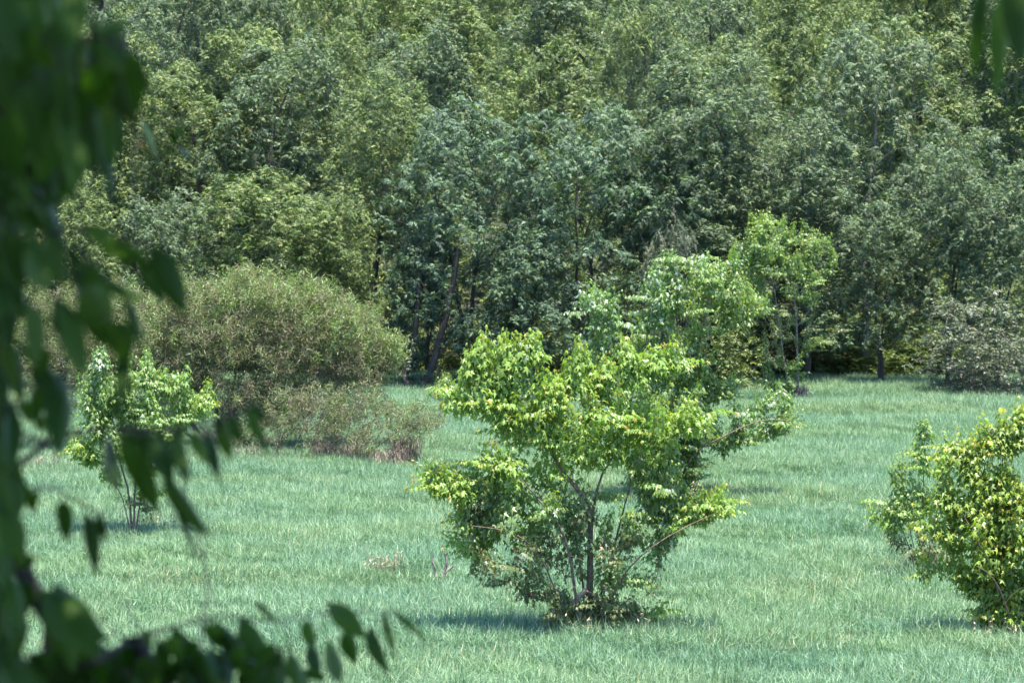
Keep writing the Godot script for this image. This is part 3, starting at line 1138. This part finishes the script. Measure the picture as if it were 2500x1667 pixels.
	mm.mesh = (kinds.under[0].get_node("crown") as MeshInstance3D).mesh
	mm.instance_count = 1500
	for i in mm.instance_count:
		var z := -97.0 - rng.randf() * 113.0 if i > 120 else rf(-97.0, -89.3)
		var x := rf(-0.24, 0.24) * -z
		mm.set_instance_transform(i, Transform3D(Basis(Vector3.UP, rf(0, TAU)).scaled(Vector3(1, rf(0.4, 0.9), 1) * rf(0.6, 1.1) * (1.0 + maxf(0.0, -z - 125.0) / 40.0)), Vector3(x, ground_y(x, z) - 0.1, z)))
	var ug := MultiMeshInstance3D.new()
	ug.name = "undergrowth"
	ug.multimesh = mm
	tag(ug, "low leafy undergrowth covering the wooded slope between the trunks", "undergrowth", "", "stuff")
	add_child(ug, true)


func build_meadow_trees() -> void:
	var c := on_meadow(1437, 1545)
	maple(c, [
		[[[1437, 1560], [1440, 1440], [1441, 1330], [1440, 1260], [1425, 1215], [1360, 1130], [1330, 1050], [1300, 960]], 0.060, 0.007],
		[[[1441, 1330], [1452, 1230], [1470, 1160], [1500, 1110], [1530, 1030], [1550, 940]], 0.024, 0.005],
		[[[1415, 1555, 0.1], [1405, 1450, 0.2], [1385, 1330, 0.3], [1360, 1270, 0.35], [1330, 1230, 0.4], [1270, 1160, 0.4]], 0.030, 0.006],
		[[[1400, 1540], [1350, 1420, 0.3], [1310, 1340, 0.4], [1250, 1290, 0.5], [1150, 1270, 0.6]], 0.018, 0.004],
		[[[1450, 1540], [1490, 1400], [1540, 1300, 0.1], [1600, 1180]], 0.018, 0.005],
		[[[1460, 1530], [1520, 1400, 0.3], [1580, 1330, 0.5], [1680, 1270, 0.5], [1760, 1235, 0.5]], 0.016, 0.004],
		[[[1432, 1550], [1420, 1400, -0.3], [1380, 1250, -0.6], [1300, 1120, -0.8]], 0.02, 0.005],
		[[[1440, 1550], [1500, 1350, -0.4], [1560, 1150, -0.7], [1620, 1030, -0.6]], 0.02, 0.005]],
		[[1180, 862, 9, 46, 9, "fresh"], [1232, 872, 8, 40, 8, "fresh"], [1265, 866, 8, 44, 8, "fresh"], [1302, 856, 10, 50, 10, "fresh"], [1142, 895, 12, 26, 5, "fresh"], [1120, 1000, 16, 24, 4, "fresh"], [1090, 950, 10, 14, 2, "fresh"],
		[1410, 890, 11, 46, 9, "fresh"], [1534, 882, 12, 48, 10, "fresh"], [1480, 900, 10, 40, 6, "fresh"], [1650, 872, 24, 20, 6, "fresh"], [1600, 890, 40, 20, 6, "fresh"], [1382, 925, 8, 30, 4, "fresh"],
		[1215, 960, 70, 62, 22, "fresh"], [1330, 1010, 140, 70, 34, "fresh"], [1345, 955, 50, 34, 10, "fresh"], [1480, 1000, 120, 75, 30, "fresh"], [1240, 1080, 110, 80, 20, "fresh"], [1390, 1085, 150, 80, 20, "fresh"],
		[1550, 1070, 105, 70, 12, "fresh"], [1690, 1005, 90, 28, 9, "fresh"], [1620, 1030, 100, 50, 10, "fresh"], [1085, 1172, 46, 24, 12, "fresh"], [1040, 1168, 24, 12, 4, "fresh"], [1130, 1190, 50, 24, 8, "fresh"], [1180, 1140, 60, 60, 9, "fresh"],
		[1150, 1268, 62, 26, 7, "fresh"], [1132, 1345, 44, 22, 5, "fresh"], [1220, 1210, 90, 60, 9, "mid"], [1340, 1190, 120, 50, 8, "mid"], [1590, 1130, 80, 70, 8, "mid"],
		[1710, 1240, 66, 22, 14, "fresh"], [1765, 1228, 20, 12, 4, "fresh"], [1660, 1280, 60, 34, 5, "silver"], [1600, 1230, 70, 50, 7, "mid"], [1370, 1250, 110, 50, 7, "silver"],
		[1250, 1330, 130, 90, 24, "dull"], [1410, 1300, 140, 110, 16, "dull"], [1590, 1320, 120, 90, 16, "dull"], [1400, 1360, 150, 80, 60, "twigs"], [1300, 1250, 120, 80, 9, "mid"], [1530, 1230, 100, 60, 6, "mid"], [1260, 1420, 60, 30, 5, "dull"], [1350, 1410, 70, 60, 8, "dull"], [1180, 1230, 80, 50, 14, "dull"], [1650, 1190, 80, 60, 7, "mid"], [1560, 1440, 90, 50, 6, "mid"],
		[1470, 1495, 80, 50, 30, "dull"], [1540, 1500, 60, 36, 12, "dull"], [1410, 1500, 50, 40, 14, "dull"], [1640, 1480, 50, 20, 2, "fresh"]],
		"maple_sapling", "bright yellow green multi stemmed maple in the middle of the meadow", 1.0, 300)
	var w := on_meadow(1625, 1212)
	maple(w, [
		[[[1625, 1225], [1630, 1120], [1640, 1000], [1700, 860], [1725, 760], [1735, 690]], 0.065, 0.010],
		[[[1610, 1225], [1600, 1100], [1590, 960], [1580, 820], [1600, 700]], 0.05, 0.008],
		[[[1600, 1225], [1570, 1080], [1520, 940], [1470, 820], [1440, 750]], 0.04, 0.006],
		[[[1640, 1220], [1690, 1110, 0.3], [1760, 1060, 0.6], [1850, 1020, 0.7], [1930, 1020, 0.7]], 0.025, 0.005]],
		[[1735, 690, 120, 80, 44, "mid"], [1820, 740, 60, 70, 16, "mid"], [1625, 690, 55, 75, 20, "silver"], [1730, 650, 80, 40, 14, "silver"], [1640, 625, 24, 20, 4, "silver"], [1580, 760, 60, 60, 14, "silver"],
		[1465, 780, 62, 80, 24, "silver"], [1440, 730, 30, 30, 5, "silver"], [1560, 850, 110, 70, 22, "mid"], [1680, 830, 90, 90, 24, "mid"], [1500, 890, 80, 60, 12, "mid"],
		[1640, 930, 120, 60, 34, "mid"], [1740, 950, 60, 50, 14, "mid"], [1630, 1020, 100, 70, 40, "mid"], [1650, 1110, 90, 60, 46, "mid"], [1620, 1180, 80, 40, 50, "dull"],
		[1560, 1130, 60, 60, 12, "mid"], [1690, 1060, 70, 60, 18, "mid"], [1600, 1170, 70, 40, 16, "dull"], [1540, 1010, 60, 60, 12, "mid"], [1880, 985, 50, 36, 11, "silver"], [1920, 1035, 50, 20, 8, "mid"], [1850, 1060, 70, 30, 9, "mid"], [1790, 1080, 60, 30, 7, "mid"], [1780, 940, 30, 20, 3, "fresh"], [1830, 1020, 60, 30, 6, "silver"]],
		"maple_tree", "taller maple flecked with white leaf undersides behind the central maple", 1.0)
	var y := on_meadow(1950, 975)
	maple(y, [
		[[[1950, 985], [1948, 880], [1945, 780], [1935, 690], [1915, 600]], 0.045, 0.010],
		[[[1935, 985], [1915, 880], [1905, 800], [1890, 700], [1870, 620]], 0.028, 0.008],
		[[[1945, 800], [1985, 740], [2000, 660]], 0.018, 0.006]],
		[[1905, 590, 100, 60, 50, "mid"], [1870, 545, 50, 26, 12, "fresh"], [1985, 620, 55, 55, 26, "mid"], [1850, 650, 60, 50, 18, "mid"], [1930, 690, 100, 60, 30, "mid"], [1900, 770, 100, 60, 30, "dull"], [2000, 800, 70, 50, 18, "dull"], [1900, 850, 80, 50, 18, "dull"],
		[1995, 845, 30, 20, 5, "mid"], [1930, 900, 70, 50, 12, "mid"], [1900, 940, 50, 30, 6, "mid"]],
		"maple_tree", "young maple with slim grey stems at the edge of the wood", 0.95, 0, M.pale_bark)
	var s := on_meadow(2245, 1400)
	maple(s, [
		[[[2245, 1410], [2250, 1300], [2255, 1180], [2258, 1060]], 0.018, 0.004],
		[[[2240, 1410], [2215, 1320], [2180, 1240], [2150, 1200]], 0.012, 0.004],
		[[[2250, 1410], [2275, 1310, 0.2], [2300, 1200, 0.2], [2310, 1150]], 0.012, 0.004],
		[[[2246, 1410], [2230, 1300, -0.3], [2210, 1200, -0.4]], 0.010, 0.004]],
		[[2258, 1058, 12, 26, 4, "silver"], [2256, 1110, 22, 50, 6, "fresh"], [2188, 1160, 16, 30, 4, "mid"], [2200, 1210, 44, 50, 11, "pale"], [2148, 1262, 28, 16, 4, "fresh"], [2240, 1240, 50, 60, 9, "pale"],
		[2305, 1140, 14, 30, 3, "fresh"], [2300, 1220, 30, 60, 4, "fresh"], [2210, 1290, 50, 40, 9, "dull"], [2260, 1330, 50, 50, 10, "dull"]],
		"maple_sapling", "thin airy maple sapling left of the yellow bushy one", 0.9)
	var b := on_meadow(2478, 1535)
	maple(b, [
		[[[2478, 1550], [2470, 1420], [2460, 1280], [2450, 1120], [2480, 1020]], 0.035, 0.006],
		[[[2460, 1550], [2430, 1430, 0.2], [2380, 1320, 0.4], [2330, 1230, 0.5]], 0.022, 0.005],
		[[[2490, 1550], [2540, 1400], [2590, 1250], [2610, 1100]], 0.025, 0.006],
		[[[2475, 1550], [2440, 1460, 0.5], [2400, 1390, 0.8], [2360, 1360, 0.9]], 0.016, 0.004]],
		[[2488, 1035, 7, 50, 7, "yellow"], [2448, 1060, 7, 46, 7, "yellow"], [2408, 1085, 7, 44, 6, "yellow"], [2336, 1115, 7, 46, 6, "yellow"], [2376, 1135, 8, 46, 6, "yellow"], [2470, 1190, 70, 46, 22, "yellow"],
		[2312, 1195, 10, 30, 5, "yellow"], [2362, 1240, 50, 40, 14, "yellow"], [2440, 1265, 80, 60, 22, "yellow"], [2318, 1300, 30, 14, 5, "yellow"], [2395, 1330, 70, 60, 17, "yellow"], [2480, 1350, 80, 80, 24, "yellow"],
		[2340, 1395, 26, 24, 5, "yellow"], [2420, 1415, 60, 50, 16, "yellow"], [2480, 1470, 60, 50, 18, "yellow"], [2420, 1495, 30, 22, 4, "yellow"], [2440, 1470, 50, 36, 9, "yellow"], [2430, 1380, 90, 110, 30, "twigs"],
		[2530, 1060, 10, 60, 8, "yellow"], [2570, 1100, 14, 60, 8, "yellow"], [2610, 1140, 14, 60, 8, "yellow"], [2590, 1250, 80, 80, 18, "yellow"], [2570, 1420, 70, 70, 12, "mid"], [2262, 1390, 18, 20, 3, "yellow"], [2272, 1285, 24, 16, 3, "yellow"]],
		"maple_sapling", "bushy golden yellow maple at the right edge of the meadow", 1.05, 200)
	var l := on_meadow(322, 1300)
	maple(l, [
		[[[322, 1310], [312, 1200], [290, 1120], [270, 1000], [255, 900]], 0.022, 0.005],
		[[[325, 1310], [330, 1180], [350, 1060], [380, 940]], 0.020, 0.005],
		[[[318, 1310], [295, 1210], [250, 1150], [205, 1100]], 0.012, 0.004],
		[[[328, 1310], [360, 1150], [430, 1030], [490, 970]], 0.014, 0.004]],
		[[245, 885, 16, 46, 12, "silver"], [230, 960, 30, 50, 16, "pale"], [300, 920, 20, 60, 12, "pale"], [350, 905, 20, 50, 12, "pale"], [290, 980, 50, 50, 22, "pale"], [400, 925, 22, 46, 13, "pale"], [450, 945, 20, 30, 8, "pale"], [505, 965, 20, 26, 7, "fresh"],
		[350, 1000, 80, 50, 34, "pale"], [450, 1010, 50, 40, 14, "pale"], [240, 1030, 50, 40, 16, "pale"], [185, 1085, 26, 22, 6, "fresh"], [220, 1120, 30, 24, 6, "fresh"], [320, 1080, 80, 40, 20, "pale"], [270, 1160, 30, 24, 5, "fresh"], [400, 1060, 60, 30, 10, "pale"], [330, 1130, 60, 30, 8, "pale"], [330, 1220, 50, 40, 4, "dull"], [390, 1205, 20, 14, 2, "fresh"]],
		"maple_sapling", "light green maple sapling in front of the willow thicket on the left", 0.95)


func build_small_things() -> void:
	var wa := on_meadow(560, 1095)
	willow(wa, [
		[[[540, 1105], [530, 1010], [500, 900], [430, 780]], 0.05, 0.012],
		[[[560, 1105], [550, 1040], [620, 930], [680, 800], [700, 720]], 0.05, 0.012],
		[[[530, 1105], [440, 1000, 0.3], [330, 880, 0.5], [260, 780, 0.4]], 0.045, 0.012],
		[[[570, 1105], [680, 1010, 0.2], [790, 900, 0.3], [880, 820, 0.2]], 0.04, 0.010],
		[[[550, 1105], [560, 960, -0.6], [580, 820, -0.9], [560, 720, -0.9]], 0.045, 0.010],
		[[[520, 1105], [380, 1010, -0.4], [220, 900, -0.6], [120, 820, -0.6]], 0.04, 0.010],
		[[[580, 1105], [720, 940, -0.5], [800, 800, -0.8], [810, 740, -0.8]], 0.04, 0.010]],
		[[430, 705, 34, 26, 14, "willow_green"], [590, 690, 40, 22, 16, "willow_green"], [655, 694, 30, 24, 12, "willow_green"], [760, 730, 30, 26, 12, "willow_green"], [880, 780, 36, 22, 12, "willow_green"], [955, 850, 36, 18, 12, "willow_green"], [300, 715, 30, 26, 10, "willow_green"], [320, 790, 180, 80, 80, "willow_green"], [460, 755, 110, 60, 40, "willow_green"], [480, 800, 120, 50, 30, "willow_brown"], [610, 735, 110, 50, 80, "willow_green"], [700, 745, 90, 50, 56, "willow_green"], [780, 770, 100, 70, 66, "willow_green"], [560, 800, 160, 60, 40, "willow_brown"], [930, 870, 50, 40, 20, "willow_green"], [840, 820, 100, 70, 60, "willow_green"],
		[500, 840, 190, 80, 80, "willow_brown"], [700, 850, 170, 80, 80, "willow_brown"], [300, 870, 190, 80, 70, "willow_brown"], [160, 800, 120, 110, 50, "willow_brown"], [860, 890, 90, 45, 34, "willow_brown"],
		[560, 940, 170, 60, 60, "willow_brown"], [720, 930, 100, 40, 26, "willow_brown"], [120, 940, 100, 70, 30, "willow_brown"], [560, 1010, 130, 60, 44, "willow_brown"], [680, 990, 120, 50, 34, "willow_brown"], [380, 1020, 120, 50, 26, "willow_brown"], [420, 960, 120, 60, 40, "willow_brown"], [620, 1060, 150, 40, 34, "twigs"], [480, 1060, 120, 40, 24, "twigs"], [780, 990, 120, 50, 30, "willow_brown"], [860, 940, 80, 40, 20, "willow_brown"], [700, 1040, 140, 50, 26, "willow_brown"]],
		"willow_shrub", "large rounded olive brown willow thicket on the left of the meadow", 5)
	var wb := on_meadow(790, 1125)
	willow(wb, [
		[[[720, 1140], [725, 1080], [760, 1020], [790, 980]], 0.018, 0.006],
		[[[740, 1140], [770, 1060], [790, 1000], [830, 950]], 0.016, 0.006],
		[[[855, 1140], [848, 1090], [850, 1050], [870, 980]], 0.02, 0.006],
		[[[870, 1140], [920, 1090, 0.2], [990, 1040, 0.2], [1050, 1020]], 0.016, 0.005],
		[[[660, 1140], [690, 1060], [710, 1000]], 0.016, 0.006],
		[[[880, 1140], [940, 1040, -0.3], [980, 990, -0.4]], 0.014, 0.005]],
		[[760, 1000, 70, 60, 24, "willow_brown"], [860, 990, 80, 55, 28, "willow_brown"], [960, 1030, 80, 45, 30, "willow_brown"], [1030, 1040, 50, 30, 16, "willow_brown"], [690, 1010, 60, 60, 18, "willow_brown"], [900, 1070, 90, 30, 16, "willow_brown"], [800, 1070, 80, 40, 14, "willow_brown"], [760, 1090, 120, 30, 26, "twigs"], [950, 1070, 90, 30, 24, "twigs"], [640, 1060, 60, 50, 12, "willow_brown"]],
		"willow_shrub", "low sparse brown willow with crooked stems right of the thicket", 3)
	var spots := [[520, 1105, 0.55, 0.55, "under the crooked dark stems of the thicket"], [600, 1125, 0.40, 0.35, "right of the stems of the thicket"], [790, 1125, 0.35, 0.45, "beside the thin black stem"], [850, 1125, 0.50, 0.40, "between the two thin black stems"],
		[945, 1130, 0.60, 0.40, "under the low sparse willow"], [990, 1120, 0.45, 0.55, "cone shaped at the right end of the row"], [110, 1140, 0.55, 0.35, "alone left of the light green sapling"], [470, 1140, 0.45, 0.30, "behind the arching near leaves"], [1950, 975, 0.38, 0.50, "around the foot of the young maple"]]
	for s in spots:
		var p := on_meadow(s[0], s[1])
		p.y += 0.10
		tussock(p, s[2], s[3] * 1.15, 520, "mound of brown dead grass " + s[4])
	# the propped dead pole under the central maple
	var pole := on_meadow(1320, 1548)
	var a := at(1318, 1548, -pole.z + 0.2)
	var z := at(1432, 1440, -on_meadow(1437, 1545).z - 0.25)
	var sk := grow([[[a, a.lerp(z, 0.35) + Vector3(0, 0.015, 0), a.lerp(z, 0.7), z], 0.026, 0.034]], PackedVector3Array([a.lerp(z, 0.5) + Vector3(0.22, 0.05, 0.05)]), 0.08, 0.006, 0.0, 0.006)
	var po := thing("dead_pole", Vector3.ZERO, "bare dead pole leaning against the foot of the central maple", "dead branch")
	part("pole", wood_mesh(sk, -2, M.dead_wood), po)
	# the grey snag in the grass
	var g := on_meadow(1080, 1405)
	var gd := -g.z
	var gs := grow([[[at(1068, 1420, gd), at(1062, 1390, gd), at(1056, 1370, gd), at(1058, 1354, gd)], 0.03, 0.012],
		[[at(1078, 1420, gd), at(1088, 1390, gd), at(1090, 1370, gd), at(1086, 1350, gd)], 0.034, 0.016],
		[[at(1086, 1400, gd), at(1098, 1388, gd), at(1106, 1382, gd)], 0.026, 0.02]], PackedVector3Array(), 0.06, 0.004, 0.0, 0.012)
	var so := thing("driftwood_snag", Vector3.ZERO, "forked grey driftwood snag standing in the grass left of the central maple", "driftwood")
	for k in 3: part("prong", wood_mesh(gs, k, M.dead_wood), so)
	# dead weed stalks standing in the grass
	for q in [[935, 1392, 0.28, 60, "left of the driftwood snag"], [370, 1290, 0.5, 70, "right of the foot of the light green sapling"], [250, 1290, 0.35, 40, "left of the foot of the light green sapling"], [1480, 1545, 0.5, 70, "around the foot of the central maple"], [2270, 1395, 0.4, 70, "under the thin airy sapling"], [2470, 1540, 0.5, 60, "under the golden yellow maple"], [1640, 1215, 0.5, 60, "at the foot of the white flecked maple"]]:
		var sp := on_meadow(q[0], q[1])
		var ac := Acc.new()
		for i in q[3]:
			var r0: Vector3 = Vector3(rf(-1, 1), 0, rf(-1, 1)) * q[2]
			var r1: Vector3 = r0 + Vector3(rf(-0.18, 0.18), rf(0.35, 0.68), rf(-0.18, 0.18))
			var w := Vector3(0.0035, 0, 0.002)
			var cl := vary(lin(0.30, 0.24, 0.16), 0.35)
			ac.quad(r0 - w, r0 + w, r1 + w * 0.6, r1 - w * 0.6, cl)
			for k in 3: pointed_leaf(ac, r0.lerp(r1, rf(0.5, 1.0)), Vector3(rf(-1, 1), rf(-0.6, 0.8), rf(-1, 1)), Vector3.UP, rf(0.05, 0.10), rf(0.012, 0.03), cl)
		var so2 := thing("dead_weed_stalks", sp, "patch of thin dry brown weed stalks " + q[4], "weeds", "dead weeds in the grass")
		part("stalks", ac.mesh(M.straw), so2, "stuff")
	# little bush at the meadow edge
	var sb := on_meadow(1088, 985)
	maple(sb, [[[[1088, 995], [1086, 960], [1082, 935]], 0.02, 0.006], [[[1090, 995], [1096, 960], [1092, 930]], 0.014, 0.005]],
		[[1082, 942, 34, 18, 16, "mid"], [1088, 965, 20, 16, 5, "dull"]], "small_bush", "small lone bush where the grass meets the dark trunks", 0.8)
	# crooked and leaning bare stems by the dark trunks at the edge of the wood
	for q in [[[1012, 948], [992, 935], [985, 915], [1000, 880], [1012, 830], [1026, 640], "dark crooked trunk curving out over the grass behind the thicket", 0.11], [[1032, 945], [1042, 925], [1060, 880], [1075, 820], [1090, 770], [1120, 610], "dark trunk leaning right beside the crooked one", 0.12]]:
		var p0 := at(q[0][0], q[0][1], 84.6)
		var pts := []
		for i in 6: pts.push_back(at(q[i][0], q[i][1], 84.6) - p0)
		pts[0].y -= 0.3
		var o := thing("leaning_trunk", p0, q[6], "tree trunk", "trunks at the edge of the wood")
		part("trunk", wood_mesh(grow([[pts, q[7], q[7] * 0.6]], PackedVector3Array(), 0.25, 0.01, 0, 0.02), 0, M.bark), o)
